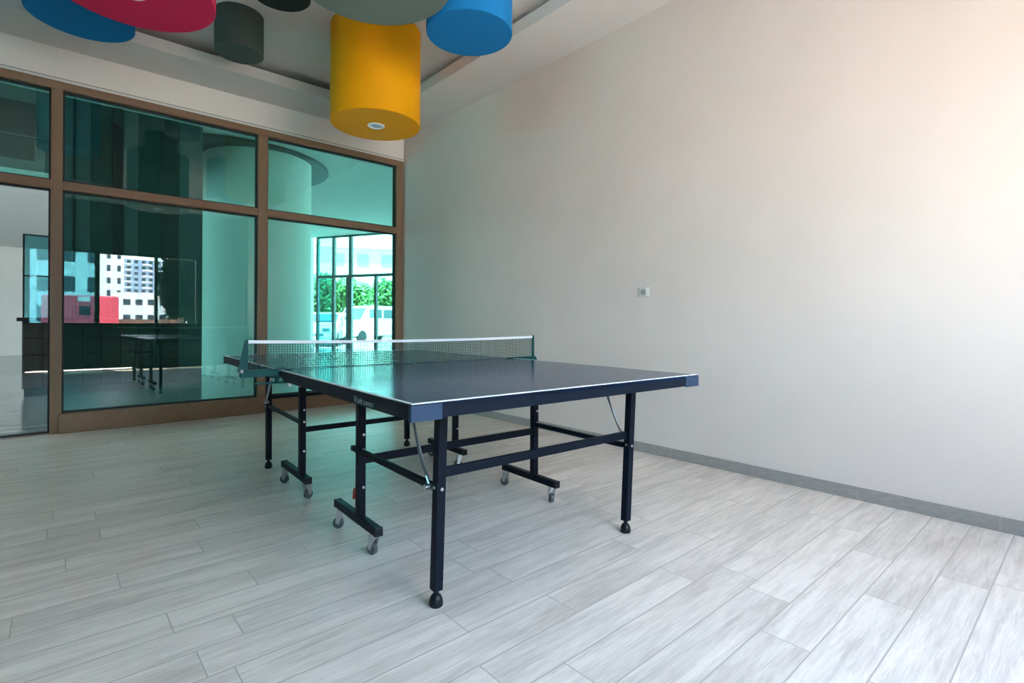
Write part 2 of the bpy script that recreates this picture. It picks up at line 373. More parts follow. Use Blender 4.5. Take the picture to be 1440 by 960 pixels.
for a, b, m in ((-0.36, 0.62, 'deepteal'), (1.70, 2.42, 'green'), (2.50, XR - 0.06, 'dimpane')):
    boxes('pane', [((a, YB - 0.05, ZP + 0.03), (b, YB - 0.042, ZH))], M[m], w2)

# ------------------------------------------------------------------ ceiling drums
def drum(cx, cy, r, zb, m, label, light):
    t = thing('drum_pendant', label, 'ceiling drum', (cx, cy, zb), 0, 'painted drums hung under the ceiling')
    bm = nb(); L = ZR - zb
    lathe(bm, [(0, 0), (r - 0.004, 0), (r, 0.004), (r, L), (0, L)], n=96)
    obj('drum_body', bm, M[m], t, True)
    if light:
        bm = nb(); lathe(bm, [(0.048, 0.002), (0.052, -0.008), (0.073, -0.006), (0.076, 0.001), (0.048, 0.002)], n=40)
        d = obj('downlight', bm, M['white'], t, True, label='white downlight ring')
        bm = nb(); lathe(bm, [(0, -0.002), (0.05, -0.002), (0.05, 0.001), (0, 0.001)], n=32)
        obj('lens', bm, M['lens'], d, True, label='pale lens of the downlight')
    return t
drum(2.193, 4.387, 0.396, 2.80, 'yellow', 'large yellow drum hanging nearest the glazed corner', True)
drum(2.144, 2.903, 0.295, 3.00, 'blue', 'bright blue drum right of the big yellow drum', False)
drum(1.244, 2.543, 0.412, 2.80, 'sage', 'big sage grey drum overlapping the yellow drum', True)
drum(1.188, 4.93, 0.190, 3.315, 'darkgrey', 'small dark grey drum between the pink and yellow drums', False)
drum(1.129, 3.66, 0.192, 3.20, 'blackpaint', 'small black drum at the top edge beside sage drum', False)
drum(0.304, 3.50, 0.404, 2.80, 'pink', 'large crimson pink drum with white downlight at upper left', True)
drum(0.126, 4.471, 0.289, 3.00, 'blue', 'dark blue drum behind the pink drum at far left', False)

# ------------------------------------------------------------------ table tennis table
TA = math.radians(-2.25)
tab = thing('table_tennis_table', 'navy table tennis table on black wheeled steel frame standing on tile floor', 'table', (1.6046, 2.6831, 0), TA)
W2, L2, ZTOP = 0.7625, 1.37, 0.7725
for s in (-1, 1):
    bm = nb(); y0, y1 = (0.006, L2) if s > 0 else (-L2, -0.006)
    box(bm, (-W2 + 0.001, y0, ZTOP - 0.018), (W2 - 0.001, y1, ZTOP), 0.0015)
    half = obj('table_top', bm, M['top'], tab)
    bm = nb(); e = 0.0006; lw = 0.011
    zt = ZTOP - 0.0025
    ye = s * (L2 - lw); yo = s * L2
    box(bm, (-W2, min(ye, yo), zt), (W2, max(ye, yo), ZTOP + e))
    for sx in (-1, 1):
        xa, xb = sorted((sx * W2, sx * (W2 - lw)))
        box(bm, (xa, min(y0, y1), zt), (xb, max(y0, y1), ZTOP + e))
    box(bm, (-0.0015, min(y0, ye), zt), (0.0015, max(y0, ye), ZTOP + e))
    obj('line', bm, M['line'], half, label='white painted boundary line')
    # apron rails under each half, cut slanted at the middle like the photo's folding halves
    bm = nb(); za, zb_ = ZTOP - 0.004, 0.722
    for sx in (-1, 1):
        xa, xb = sorted((sx * W2, sx * (W2 - 0.026)))
        ys_ = s * 0.006; yi = s * 0.075; yo = s * L2
        pr = [(ys_, za), (yo, za), (yo, zb_), (yi, zb_), (s * 0.02, zb_ + 0.022)]
        va = [bm.verts.new((xa, y, z)) for y, z in pr]; vb = [bm.verts.new((xb, y, z)) for y, z in pr]
        bm.faces.new(va); bm.faces.new(vb)
        for k in range(len(pr)): bm.faces.new((va[k], va[(k + 1) % 5], vb[(k + 1) % 5], vb[k]))
    box(bm, (-W2 + 0.026, min(s * (L2 - 0.026), s * L2), zb_), (W2 - 0.026, max(s * (L2 - 0.026), s * L2), za))
    box(bm, (-W2 + 0.03, min(s * 0.07, s * 0.09), 0.73), (W2 - 0.03, max(s * 0.07, s * 0.09), za - 0.012))
    obj('apron', bm, M['apron'], half)
    for sx in (-1, 1):
        bm = nb()
        box(bm, (min(sx * (W2 + 0.0015), sx * (W2 - 0.105)), min(s * (L2 - 0.004), s * (L2 + 0.003)), 0.7175), (max(sx * (W2 + 0.0015), sx * (W2 - 0.105)), max(s * (L2 - 0.004), s * (L2 + 0.003)), ZTOP - 0.006), 0.002)
        box(bm, (min(sx * (W2 - 0.004), sx * (W2 + 0.003)), min(s * (L2 + 0.002), s * (L2 - 0.012)), 0.7175), (max(sx * (W2 - 0.004), sx * (W2 + 0.003)), max(s * (L2 + 0.002), s * (L2 - 0.012)), ZTOP - 0.006), 0.002)
        obj('corner_cap', bm, M['cornercap'], half, label='blue plastic corner cap')
# printed maker's mark on the left apron (illegible white letters)
def stroke(bm, pts, wd):
    for a, b in zip(pts, pts[1:]): bar(bm, a, b, 0.0014, wd)
def text_mesh(body, size, a, b, z, m, par, shear=0.0):
    cu = bpy.data.curves.new('lettering', 'FONT'); cu.body = body; cu.size = size; cu.extrude = 0.0006; cu.shear = shear
    o = bpy.data.objects.new('lettering', cu); COL.objects.link(o)
    dg = bpy.context.evaluated_depsgraph_get(); me = bpy.data.meshes.new_from_object(o.evaluated_get(dg))
    bpy.data.objects.remove(o); me.materials.clear(); me.materials.append(m)
    xs = [v.co.x for v in me.vertices]; w_ = max(xs) - min(xs); x0 = min(xs)
    # text runs toward -Y on the face at x = -W2 (read from outside)
    sc = (a - b) / w_
    for v in me.vertices: v.co = Vector((-W2 - 0.0007 - v.co.z, a - (v.co.x - x0) * sc, z + v.co.y))
    t = bpy.data.objects.new('lettering', me); COL.objects.link(t); t.parent = par; t['label'] = 'white lettering printed on the apron'
    return t
text_mesh('Voit', 0.034, -0.945, -1.020, 0.728, M['print'], half_near := [c for c in tab.children if c.name.startswith('table_top')][0], 0.15)
text_mesh('EXPERT', 0.020, -1.030, -1.108, 0.7275, M['print'], half_near, 0.0)

def bolt(par, c, axis):
    bm = nb(); lathe(bm, [(0, -0.003), (0.006, -0.003), (0.006, 0.003), (0, 0.003)], c, 12, axis)
    obj('bolt', bm, M['chrome'], par, True, label='small zinc bolt head')
def leg(ax_, bt, bb, tall=True):
    bm = nb(); bar(bm, (ax_, bb, 0.058), (ax_, bt, 0.745), 0.036, 0.036, 0.003)
    l = obj('leg', bm, M['steel'], tab)
    bm = nb(); lathe(bm, [(0, 0.062), (0.009, 0.062), (0.009, 0.046), (0.013, 0.043), (0.019, 0.036), (0.0235, 0.024), (0.025, 0.012), (0.024, 0.003), (0.021, 0), (0, 0)], (ax_, bb, 0), 24)
    obj('levelling_foot', bm, M['cap'], l, True)
    s = -1 if bb < 0 else 1
    bolt(l, (ax_ - 0.019, bb + (bt - bb) * 0.56, 0.430), 'X'); bolt(l, (ax_ + 0.019, bb + (bt - bb) * 0.56, 0.430), 'X')
    bolt(l, (ax_, bb + s * 0.0195 + (bt - bb) * 0.5, 0.425), 'Y')
LEGX = 0.53
for sx in (-1, 1):
    leg(sx * LEGX, -1.158, -1.128); leg(sx * LEGX, 1.13, 1.118)
def caster(a, b, swing):
    t = tab
    bm = nb()
    lathe(bm, [(0, 0.094), (0.020, 0.094), (0.020, 0.084), (0.014, 0.078), (0, 0.078)], (a, b, 0), 20)
    dx, dy = cos(swing), sin(swing); px, py = -dy, dx
    wx, wy = a + dx * 0.014, b + dy * 0.014
    for s in (-1, 1):
        bar(bm, (a + px * s * 0.016, b + py * s * 0.016, 0.082), (wx + px * s * 0.016, wy + py * s * 0.016, 0.027), 0.022, 0.003) if False else None
        p = Vector((a + px * s * 0.0155, b + py * s * 0.0155, 0))
        q = Vector((wx + px * s * 0.0155, wy + py * s * 0.0155, 0))
        vs = []
        for off in (-0.0012, 0.0012):
            ox, oy = px * off, py * off
            for (f_, z) in ((-0.014, 0.086), (0.020, 0.086), (0.026, 0.030), (0.010, 0.022)):
                vs.append(bm.verts.new((a + px * s * 0.0155 + dx * f_ + ox, b + py * s * 0.0155 + dy * f_ + oy, z)))
        bm.faces.new(vs[:4]); bm.faces.new(vs[4:])
        for k in range(4): bm.faces.new((vs[k], vs[(k + 1) % 4], vs[4 + (k + 1) % 4], vs[4 + k]))
    box(bm, (-0.018, -0.0165, 0.083), (0.022, 0.0165, 0.088), 0, Matrix.Translation((a, b, 0)) @ Matrix.Rotation(swing, 4, 'Z'))
    c = obj('caster', bm, M['chrome'], t, True, label='zinc swivel caster')
    bm = nb(); lathe(bm, [(0, -0.011), (0.012, -0.011), (0.021, -0.011), (0.026, -0.008), (0.026, 0.008), (0.021, 0.011), (0.012, 0.011), (0, 0.011)], (0, 0, 0), 28, 'Y')
    for v in bm.verts: v.co = Matrix.Translation((wx, wy, 0.026)) @ Matrix.Rotation(swing, 4, 'Z') @ v.co
    obj('wheel', bm, M['wheel'], c, True, label='grey rubber caster wheel')
    return c
def wheel_frame(a, bleg, b0, b1):
    bm = nb(); box(bm, (a - 0.018, bleg - 0.018, 0.128), (a + 0.018, bleg + 0.018, 0.742), 0.003)
    l = obj('wheel_post', bm, M['steel'], tab)
    for z in (0.26, 0.43, 0.50): bolt(l, (a + 0.006, bleg - 0.0195, z), 'Y')
    bm = nb(); box(bm, (a - 0.018, b0, 0.094), (a + 0.018, b1, 0.130), 0.003)
    f = obj('foot_bar', bm, M['steel'], tab)
    boxes('end_cap', [((a - 0.0195, b0 - 0.004, 0.0925), (a + 0.0195, b0 + 0.012, 0.1315))], M['cap'], f, 0.004)
    boxes('end_cap', [((a - 0.0195, b1 - 0.012, 0.0925), (a + 0.0195, b1 + 0.004, 0.1315))], M['cap'], f, 0.004)
for sx in (-1, 1):
    wheel_frame(sx * LEGX, -0.455, -0.650, -0.175)
    wheel_frame(sx * LEGX, 0.392, 0.270, 0.745)
for sx, b, sw in ((-1, -0.225, 2.6), (-1, -0.610, 1.9), (1, -0.200, 2.0), (1, -0.610, 1.2), (-1, 0.690, 2.4), (-1, 0.310, 0.4), (1, 0.690, 2.1), (1, 0.330, 2.9)):
    caster(sx * LEGX, b, sw)
def rail(name, a, b, wd=0.02, ht=0.03, n=None):
    bm = nb(); bar(bm, a, b, wd, ht, 0.002); return obj(name, bm, M['steel'], tab)
XI_ = LEGX - 0.018
rail('end_rail', (-XI_, -1.138, 0.476), (XI_, -1.138, 0.476), 0.02, 0.034)
rail('end_rail', (-XI_, 1.124, 0.488), (XI_, 1.124, 0.488), 0.02, 0.022)
rail('cross_rail', (-XI_, -0.455, 0.382), (XI_, -0.455, 0.382), 0.02, 0.036)
rail('cross_rail', (-XI_, 0.392, 0.382), (XI_, 0.392, 0.382), 0.02, 0.030)
for sx in (-1, 1):
    rail('side_rail', (sx * (LEGX + 0.0), -1.11, 0.421), (sx * LEGX, -0.36 if sx < 0 else -0.44, 0.421), 0.02, 0.024)
    rail('side_rail', (sx * LEGX, 1.205 if sx < 0 else 1.12, 0.429), (sx * LEGX, 0.41, 0.423), 0.02, 0.022)
def brace(pts, r=0.0065):
    bm = nb(); tube(bm, pts, r, 10); 
    p0, p1 = Vector(pts[0]), Vector(pts[-1])
    lathe(bm, [(0, -0.012), (0.012, -0.012), (0.012, 0.012), (0, 0.012)], p0, 14, 'X')
    lathe(bm, [(0, -0.016), (0.011, -0.016), (0.011, 0.016), (0, 0.016)], p1, 14, 'X')
    return obj('brace', bm, M['chrome'], tab, True, label='bent zinc folding brace')
for sx in (-1, 1):
    xo = sx * (LEGX + 0.022)
    brace([(xo, -0.960, 0.700), (xo, -0.985, 0.655), (xo, -1.04, 0.545), (xo, -1.068, 0.492), (xo, -1.098, 0.462), (xo, -1.108, 0.425)])
    brace([(xo, 0.945, 0.700), (xo, 0.965, 0.655), (xo, 1.02, 0.57), (xo, 1.05, 0.52), (xo, 1.08, 0.49), (xo, 1.09, 0.46)])
    for y0 in (-0.985, 0.92): boxes('brace_bracket', [((xo - 0.014, y0, 0.690), (xo + 0.014, y0 + 0.05, 0.7545))], M['steel'], tab, 0.002)
    # centre linkage under the net: slanted strut from each half to the wheel post
    for pts in ([(0.06, 0.735), (0.20, 0.690), (0.37, 0.640)], [(-0.06, 0.735), (-0.25, 0.690), (-0.43, 0.655)]):
        bm = nb(); tube(bm, [(sx * (LEGX + 0.02), y, z) for y, z in pts], 0.008, 10)
        obj('folding_link', bm, M['chrome'], tab, True, label='zinc folding link near the table middle')
# red release lever on the near left wheel post
bm = nb()
bar(bm, (-0.53, -0.435, 0.250), (-0.53, -0.385, 0.225), 0.012, 0.020, 0.003); bar(bm, (-0.53, -0.392, 0.232), (-0.53, -0.382, 0.185), 0.012, 0.016, 0.003)
obj('release_lever', bm, M['red'], tab, label='red plastic release lever')

# ------------------------------------------------------------------ net, clamped on the table
net = thing('table_tennis_net', 'dark green net with white top tape clamped across the table', 'net', (1.6046, 2.6831, ZTOP), TA)
AL, BL, AR, BR = -0.905, 0.0, 0.925, 0.018
ZB0, ZT0 = 0.006, 0.1425
def npt(u, v):                                   # u along the net 0..1, v up 0..1, slack sags mid-span
    sag = 4 * u * (1 - u)
    x_ = AL + (AR - AL) * u; y_ = BL + (BR - BL) * u
    zb = ZB0 + 0.003 - 0.0055 * sag; zt = ZT0 - 0.010 * sag
    return Vector((x_, y_, zb + (zt - zb) * v))
bm = nb(); NV, NH = 142, 11
for i in range(NV + 1):
    u = i / NV
    bar(bm, npt(u, 0), npt(u, 1), 0.0023, 0.0023)
for j in range(NH + 1):
    v = j / NH
    for k in range(16): bar(bm, npt(k / 16, v), npt((k + 1) / 16, v), 0.0023, 0.0023)
obj('netting', bm, M['netgreen'], net, label='dark green knotted netting')
bm = nb()
for k in range(24):
    a, b = npt(k / 24, 1), npt((k + 1) / 24, 1)
    bar(bm, a, b, 0.005, 0.015)
obj('top_tape', bm, M['tape'], net, label='white cloth tape along the top of the net')
bm = nb(); tube(bm, [npt(k / 24, 0) + Vector((0, 0, -0.001)) for k in range(25)], 0.0022, 8)
obj('bottom_cord', bm, M['netgreen'], net)
for sx, A_, B_, fin in ((-1, AL, BL, 0.046), (1, AR, BR, 0.018)):
    bm = nb()
    pr = [(A_, 0.0), (A_ + sx * fin, 0.0), (A_ + sx * fin * 0.9, 0.02), (A_ + sx * 0.014, 0.150), (A_ + sx * 0.006, 0.155), (A_, 0.150)]
    va = [bm.verts.new((x_, B_ - 0.006, z)) for x_, z in pr]; vb = [bm.verts.new((x_, B_ + 0.006, z)) for x_, z in pr]
    bm.faces.new(va); bm.faces.new(vb)
    for k in range(6): bm.faces.new((va[k], va[(k + 1) % 6], vb[(k + 1) % 6], vb[k]))
    obj('net_post', bm, M['post'], net)
    bm = nb(); xe = sx * 0.70; xo = A_ + sx * 0.035
    box(bm, (min(xe, xo), B_ - 0.020, 0.0012), (max(xe, xo), B_ + 0.020, 0.006), 0.001)
    xq = sx * (W2 + 0.006)
    box(bm, (min(xq, xo), B_ - 0.014, -0.028), (max(xq, xo), B_ + 0.014, 0.0012), 0.002)
    box(bm, (min(sx * 0.70, xo - sx * 0.06), B_ - 0.012, -0.066), (max(sx * 0.70, xo - sx * 0.06), B_ + 0.012, -0.058), 0.001)
    box(bm, (min(xq, xq + sx * 0.012), B_ - 0.012, -0.062), (max(xq, xq + sx * 0.012), B_ + 0.012, -0.02), 0.001)
    cl = obj('clamp', bm, M['post'], net)
    bm = nb(); lathe(bm, [(0, -0.085), (0.010, -0.085), (0.012, -0.080), (0.012, -0.068), (0.005, -0.066), (0.005, -0.054), (0, -0.054)], (sx * 0.715, B_, 0), 18)
    obj('screw', bm, M['chrome'], cl, True, label='zinc clamp screw'); bm = nb()
    lathe(bm, [(0, 0.0), (0.008, 0.0), (0.009, 0.004), (0.009, 0.014), (0, 0.015)], (A_ + sx * 0.030, B_ - 0.014, -0.004), 16)
    obj('screw', bm, M['chrome'], cl, True, label='zinc clamp screw')

# ------------------------------------------------------------------ wall socket
so = thing('wall_socket', 'small white double wall socket on the blank right wall', 'socket', (XR, 2.412, 1.262))
boxes('plate', [((-0.008, -0.056, -0.041), (0, 0.057, 0.042))], M['plate'], so, 0.003)
bm = nb(); lathe(bm, [(0.0, -0.0095), (0.019, -0.0095), (0.022, -0.012), (0.024, -0.008), (0.0, -0.006)], (0, 0.002, 0), 28, 'X')
obj('outlet', bm, M['skirting'], so, True, label='grey round outlet in the middle of the plate')
boxes('blank_cover', [((-0.011, -0.052, -0.034), (-0.007, -0.026, 0.036))], M['white'], so, 0.002, 'white blank cover on the near side')
boxes('seam', [((-0.0086, 0.0395, -0.034), (-0.006, 0.0435, 0.034))], M['darkgrey'], so, 0)

# ------------------------------------------------------------------ lobby behind the glass
ZL = 4.33
LB = [(-7.0, YG), (14.8, YG), (7.66, 20.7), (-7.0, 20.7)]
bm = nb(); prism(bm, LB, -0.12, 0.0); struct(obj('floor_lobby', bm, M['lobbyfloor']), 'glossy grey tile floor of the lobby')
bm = nb(); prism(bm, LB, ZL, ZL + 0.25); struct(obj('ceiling_lobby', bm, M['ceil']), 'white ceiling of the lobby')
struct(boxes('wall_lobby', [((-7.0, 20.7, -0.1), (7.72, 20.9, ZL + 0.2)), ((-7.2, YG, -0.1), (-7.0, 8.0, ZL + 0.2)), ((-7.2, 12.0, -0.1), (-7.0, 20.9, ZL + 0.2)), ((-7.2, 8.0, -0.1), (-7.0, 12.0, 0.4)), ((-7.2, 8.0, 2.8), (-7.0, 12.0, ZL + 0.2)), ((3.705, YG - 0.15, -0.1), (14.8, YG, ZL + 0.2)), ((-7.2, YG - 0.1, ZR), (3.8, YG, ZL + 0.2)), ((-7.2, YG - 0.1, -0.1), (XL - 0.2, YG, ZR))], M['wall']), 'white walls round the lobby with an added west opening')  # west gap added out of view to light the column
# dark striped wall behind the reception counter
XP = [(0.05, 0.20, 'slatepanel'), (0.20, 0.23, 'wenge'), (0.23, 0.41, 'slatepanel'), (0.41, 0.67, 'darkpanel'), (0.67, 0.81, 'wenge'), (0.81, 1.00, 'slatepanel'), (1.00, 1.30, 'darkpanel'), (1.30, 1.56, 'brownpanel'), (1.56, 1.90, 'slatepanel')]
for i, (a, b, m) in enumerate(XP):
    struct(boxes('trim_%d' % (i + 2), [((a + 0.002, 10.2 - (0.02 if m == 'wenge' else 0.0), 0.0), (b - 0.002, 10.4, ZL))], M[m]), 'tall panel of the striped wall behind the counter')
struct(boxes('wall_gallery', [((-6.99, 10.2, 3.16), (0.045, 10.45, ZL))], M['greypanel']), 'grey gallery front over the left side of lobby')
struct(boxes('ceiling_gallery', [((-6.99, 10.19, 3.12), (0.05, 20.69, 3.16))], M['wall']), 'white underside of the gallery')
gb = thing('gallery_opening', 'dark board standing for a shaded opening, with thin rail, in the gallery front at far left', 'opening', (-0.62, 10.2, 3.30))
boxes('opening_shade_board', [((-2.2, -0.03, 0.0), (0.40, 0.0, 0.82))], M['wenge'], gb)  # dark board in place of the shade inside the opening
boxes('handrail', [((-2.2, -0.09, 0.31), (0.66, -0.06, 0.335))], M['greyframe'], gb)
col = tag(obj('round_column', (lambda b: (lathe(b, [(0, 0.0), (1.0, 0.0), (1.0, ZL - 0.002), (0, ZL - 0.002)], (0, 0, 0), 96), b)[1])(nb()), M['wall'], None, True, (3.14, 11.45, 0)), 'huge round white column under a shade-toned disc in the lobby', 'column')
tag(obj('ceiling_disc', (lambda b: (lathe(b, [(0, 0.0), (1.84, 0.0), (1.855, 0.015), (1.855, 0.055), (0, 0.055)], (0, 0, 0), 96), b)[1])(nb()), M['discshade'], None, True, (2.85, 12.12, 4.27)), 'shade-toned round ceiling disc around the top of lobby column', 'ceiling disc')
ct = thing('reception_counter', 'dark reception counter with panelled front seen through the left panes', 'counter', (0.80, 9.6, 0))
boxes('counter_top', [((-1.17, -0.26, 1.00), (0.37, 0.5, 1.05))], M['wenge'], ct, 0.006)
bm = nb(); box(bm, (-1.12, -0.17, 0.10), (0.34, 0.46, 1.00))
for k in range(7):
    for j in range(4):
        box(bm, (-1.115 + k * 0.208, -0.195, 0.11 + j * 0.222), (-1.115 + k * 0.208 + 0.200, -0.168, 0.11 + j * 0.222 + 0.214), 0.008)
obj('counter_front', bm, M['brownpanel'], ct)
boxes('plinth', [((-1.10, -0.13, 0.0), (0.32, 0.44, 0.10))], M['wenge'], ct)
gs = thing('glass_screen', 'teal glass screen standing on the left end of counter', 'screen', (-0.17, 9.55, 1.05))
boxes('glass', [((-0.14, -0.012, 0.0), (0.20, 0.0, 1.10))], M['deepteal'], gs)
boxes('screen_frame', [((-0.15, -0.02, 0.0), (-0.13, 0.01, 1.12)), ((-0.15, -0.02, 1.10), (0.22, 0.01, 1.12)), ((-0.15, -0.02, 0.55), (0.22, 0.01, 0.57))], M['darkframe'], gs)
# lobby entrance glazing (oblique facade)
P0 = Vector((7.79, 20.42, 0)); DD = Vector((0.445, -0.895, 0)).normalized()
FM = Matrix(((DD.x, -DD.y * -1, 0, P0.x), (DD.y, DD.x * -1, 0, P0.y), (0, 0, 1, 0), (0, 0, 0, 1)))
FM = Matrix.Translation(P0) @ Matrix.Rotation(math.atan2(DD.y, DD.x), 4, 'Z')     # local x runs along the facade, local y points outdoors... or in
fac = sroot('window_3', 'glazed lobby entrance facade'); fac.matrix_world = FM
ZD, ZF = 2.72, ZL
bm = nb()
for a, b, z in ((-0.06, 0.03, ZF), (0.72, 0.83, ZF), (1.52, 1.64, ZF), (1.40, 1.66, ZD), (2.70, 2.80, ZD), (3.55, 3.75, ZF), (5.3, 5.4, ZF), (7.0, 7.1, ZF), (8.7, 8.8, ZF), (10.4, 10.5, ZF), (12.1, 12.2, ZF), (13.8, 13.9, ZF), (15.4, 15.5, ZF)):
    box(bm, (a, -0.06, 0), (b, 0.06, z), 0.004)
box(bm, (-0.06, -0.05, ZD), (15.5, 0.05, ZD + 0.10)); box(bm, (-0.06, -0.05, ZF - 0.06), (15.5, 0.05, ZF))
obj('facade_frame', bm, M['greyframe'], fac)
boxes('pane', [((0.03, -0.01, 0.02), (0.72, 0.0, ZD))], M['deepteal'], fac)
boxes('pane', [((0.03, -0.01, ZD + 0.1), (0.72, 0.0, ZF))], M['midteal'], fac)
boxes('pane', [((0.84, -0.01, 0.02), (1.22, 0.0, ZD))], M['paleteal'], fac)
boxes('pane', [((0.84, -0.01, ZD + 0.1), (3.55, 0.0, ZF))], M['paleteal'], fac)
boxes('pane', [((3.75, -0.01, 0.02), (15.4, 0.0, ZF))], M['paleteal'], fac)
boxes('rail', [((0.03, -0.03, 1.02), (0.72, 0.03, 1.05))], M['darkframe'], fac)
d2 = sroot('door_2', 'open double glass entrance doors of the lobby'); d2.matrix_world = FM
boxes('pane', [((2.80, -0.01, 0.02), (3.55, 0.0, ZD))], M['paleteal'], d2)
for x_ in (1.80, 2.66):
    bm = nb(); tube(bm, [(x_, 0.06, 0.85), (x_, 0.06, 1.35)], 0.016, 10); obj('door_handle', bm, M['chrome'], d2, True)

# ------------------------------------------------------------------ outdoors
struct(boxes('floor_terrace', [((-400, -700, -0.4), (400, YB - 0.1, -0.13)), ((XR + 0.2, YB - 0.1, -0.4), (400, 5.0, -0.13))], M['pave']), 'sunlit paving outside the terrace windows')
struct(boxes('floor_street', [((3.9, 5.0, -0.4), (160, 200, -0.13))], M['asphalt']), 'sunlit paving outside the lobby entrance')

def building(name, label, x0, x1, y, z1, depth, m, floors, cols, ww, wh, base=0.8, balc=None, roof=None, wm=None):
    t = thing(name, label, 'building', ((x0 + x1) / 2, y, -0.13))
    w_ = (x1 - x0) / 2
    boxes('wall', [((-w_, -depth, 0), (w_, 0, z1))], m, t)
    dz = z1 / floors
    for j in range(floors):
        for k in range(cols):
            cx = -w_ + (k + 0.5) * 2 * w_ / cols; z = j * dz + dz * 0.35
            boxes('window', [((cx - ww / 2, -0.05, z), (cx + ww / 2, 0.04, z + wh))], wm or M['window'], t)
        if balc:
            for a, b in balc: boxes('balcony', [((a, 0.0, j * dz), (b, 1.3, j * dz + 0.18)), ((a, 1.2, j * dz), (b, 1.3, j * dz + 1.0))], M['render'], t)
    if roof: boxes('roof', [((-w_ - 0.4, -depth, z1), (w_ + 0.4, 0.6, z1 + roof))], M['render'], t)
    return t
building('apartment_tower', 'white apartment tower mirrored in the middle glass pane', 7.0, 13.1, -150, 34, 12, M['render'], 11, 3, 0.7, 1.5)
building('balcony_tower', 'blue-grey balcony tower mirrored in glass right of white tower', 24.0, 43.0, -320, 33.0, 16, M['bluerender'], 11, 6, 1.6, 1.5, balc=((-9.0, -3.5), (1.0, 5.0)))
building('low_apartment_block', 'low white block mirrored below the balcony tower', 10.9, 22.0, -130, 6.9, 10, M['render'], 2, 5, 1.3, 1.3, roof=0.5)
building('apartment_house', 'pale house mirrored teal in the left terrace pane', -14.0, 4.2, -60, 22, 10, M['tealrender'], 7, 9, 1.0, 1.6)
tag(boxes('garden_wall', [((2.7, -26.3, -0.13), (5.9, -26.0, 1.11))], M['brick']), 'low brown garden wall mirrored under the far buildings', 'wall')
kk = thing('red_kiosk', 'red kiosk with small white label mirrored in the glass', 'kiosk', (0.93, -24.1, -0.13))
boxes('kiosk_body', [((-1.43, -2.1, 0), (1.65, 2.1, 2.44))], M['redrender'], kk, 0.12)
boxes('kiosk_window', [((0.03, 2.06, 1.43), (0.46, 2.13, 1.90))], M['window'], kk, 0.01)
boxes('kiosk_label', [((-0.02, 2.06, 2.14), (0.46, 2.13, 2.37))], M['white'], kk, 0.004)

def leaf_blob(bm, c, r, n, s=0.22, rng=random):
    c = Vector(c)
    for _ in range(n):
        d = Vector((rng.gauss(0, 1), rng.gauss(0, 1), rng.gauss(0, 1))).normalized() * (rng.random() ** 0.33)
        p = c + Vector((d.x * r[0], d.y * r[1], d.z * r[2]))
        a = Vector((rng.gauss(0, 1), rng.gauss(0, 1), rng.gauss(0, 1))).normalized(); b = a.orthogonal().normalized()
        q = s * rng.uniform(0.6, 1.3)
        bm.faces.new([bm.verts.new(p + a * q), bm.verts.new(p + b * q * 0.5), bm.verts.new(p - a * q), bm.verts.new(p - b * q * 0.5)])
def tree(x_, y_, h, r, m, label, n=900, cat='tree', name='tree', low=0.35):
    t = thing(name, label, cat, (x_, y_, -0.13))
    bm = nb(); tube(bm, [(0, 0, 0), (0.05, 0.03, h * 0.4), (0.0, 0.05, h * 0.75)], [0.16, 0.12, 0.05], 10)
    for k in range(4):
        a = k * PI / 2 + 0.4; tube(bm, [(0.03, 0.03, h * 0.45), (cos(a) * r * 0.5, sin(a) * r * 0.5, h * 0.7)], [0.06, 0.03], 8)
    obj('trunk', bm, M['bark'], t, True)
    bm = nb()
    leaf_blob(bm, (0, 0, h * (0.5 + low / 2)), (r, r, h * (0.5 - low / 2)), n)
    for k in range(5):
        a = random.uniform(0, 2 * PI); leaf_blob(bm, (cos(a) * r * 0.6, sin(a) * r * 0.6, h * random.uniform(0.5, 0.85)), (r * 0.55,) * 3, n // 4)
    o = obj('foliage', bm, M[m], t)
    return t
tree(13.2, 35.2, 4.6, 1.2, 'leafdark', 'dark green tree outside the left entrance door')
tree(16.3, 35.9, 4.4, 1.1, 'leaf', 'sunlit green tree behind the parked van')
tree(19.0, 31.4, 4.2, 1.2, 'leafdark', 'tree beside the window frame edge outdoors')
tree(3.75, -12.0, 3.6, 0.6, 'leafshade', 'slim tree coloured as shaded, mirrored in the green terrace pane')

hg = thing('hedge', 'tall hedge coloured as shaded outside the right end of the terrace windows', 'hedge', (9.2, -28.0, -0.13))  # raised and widened to keep bright reflections off the glass
bm = nb()
for k in range(12): leaf_blob(bm, (-3.2 + k * 0.8, 0, 4.2), (0.75, 0.9, 4.1), 1000, 0.26)
obj('foliage', bm, M['leafshade'], hg)
bm = nb()
for k in range(6): tube(bm, [(-3 + k * 1.2, 0, 0), (-2.95 + k * 1.2, 0.05, 2.4)], [0.06, 0.03], 8)
obj('stems', bm, M['bark'], hg)

hg = thing('hedge', 'leafy green hedge behind the cars outside the lobby entrance', 'hedge', (18.6, 39.6, -0.13), math.radians(-38))
bm = nb()
for k in range(14): leaf_blob(bm, (-6.5 + k, 0, 2.3), (0.9, 0.7, 2.2 + 0.5 * math.sin(k * 1.7)), 500, 0.24)
obj('foliage', bm, M['leaf'], hg)
bm = nb()
for k in range(10): tube(bm, [(-6 + k * 1.3, 0, 0), (-5.95 + k * 1.3, 0.05, 2.4)], [0.06, 0.03], 8)
obj('stems', bm, M['bark'], hg)

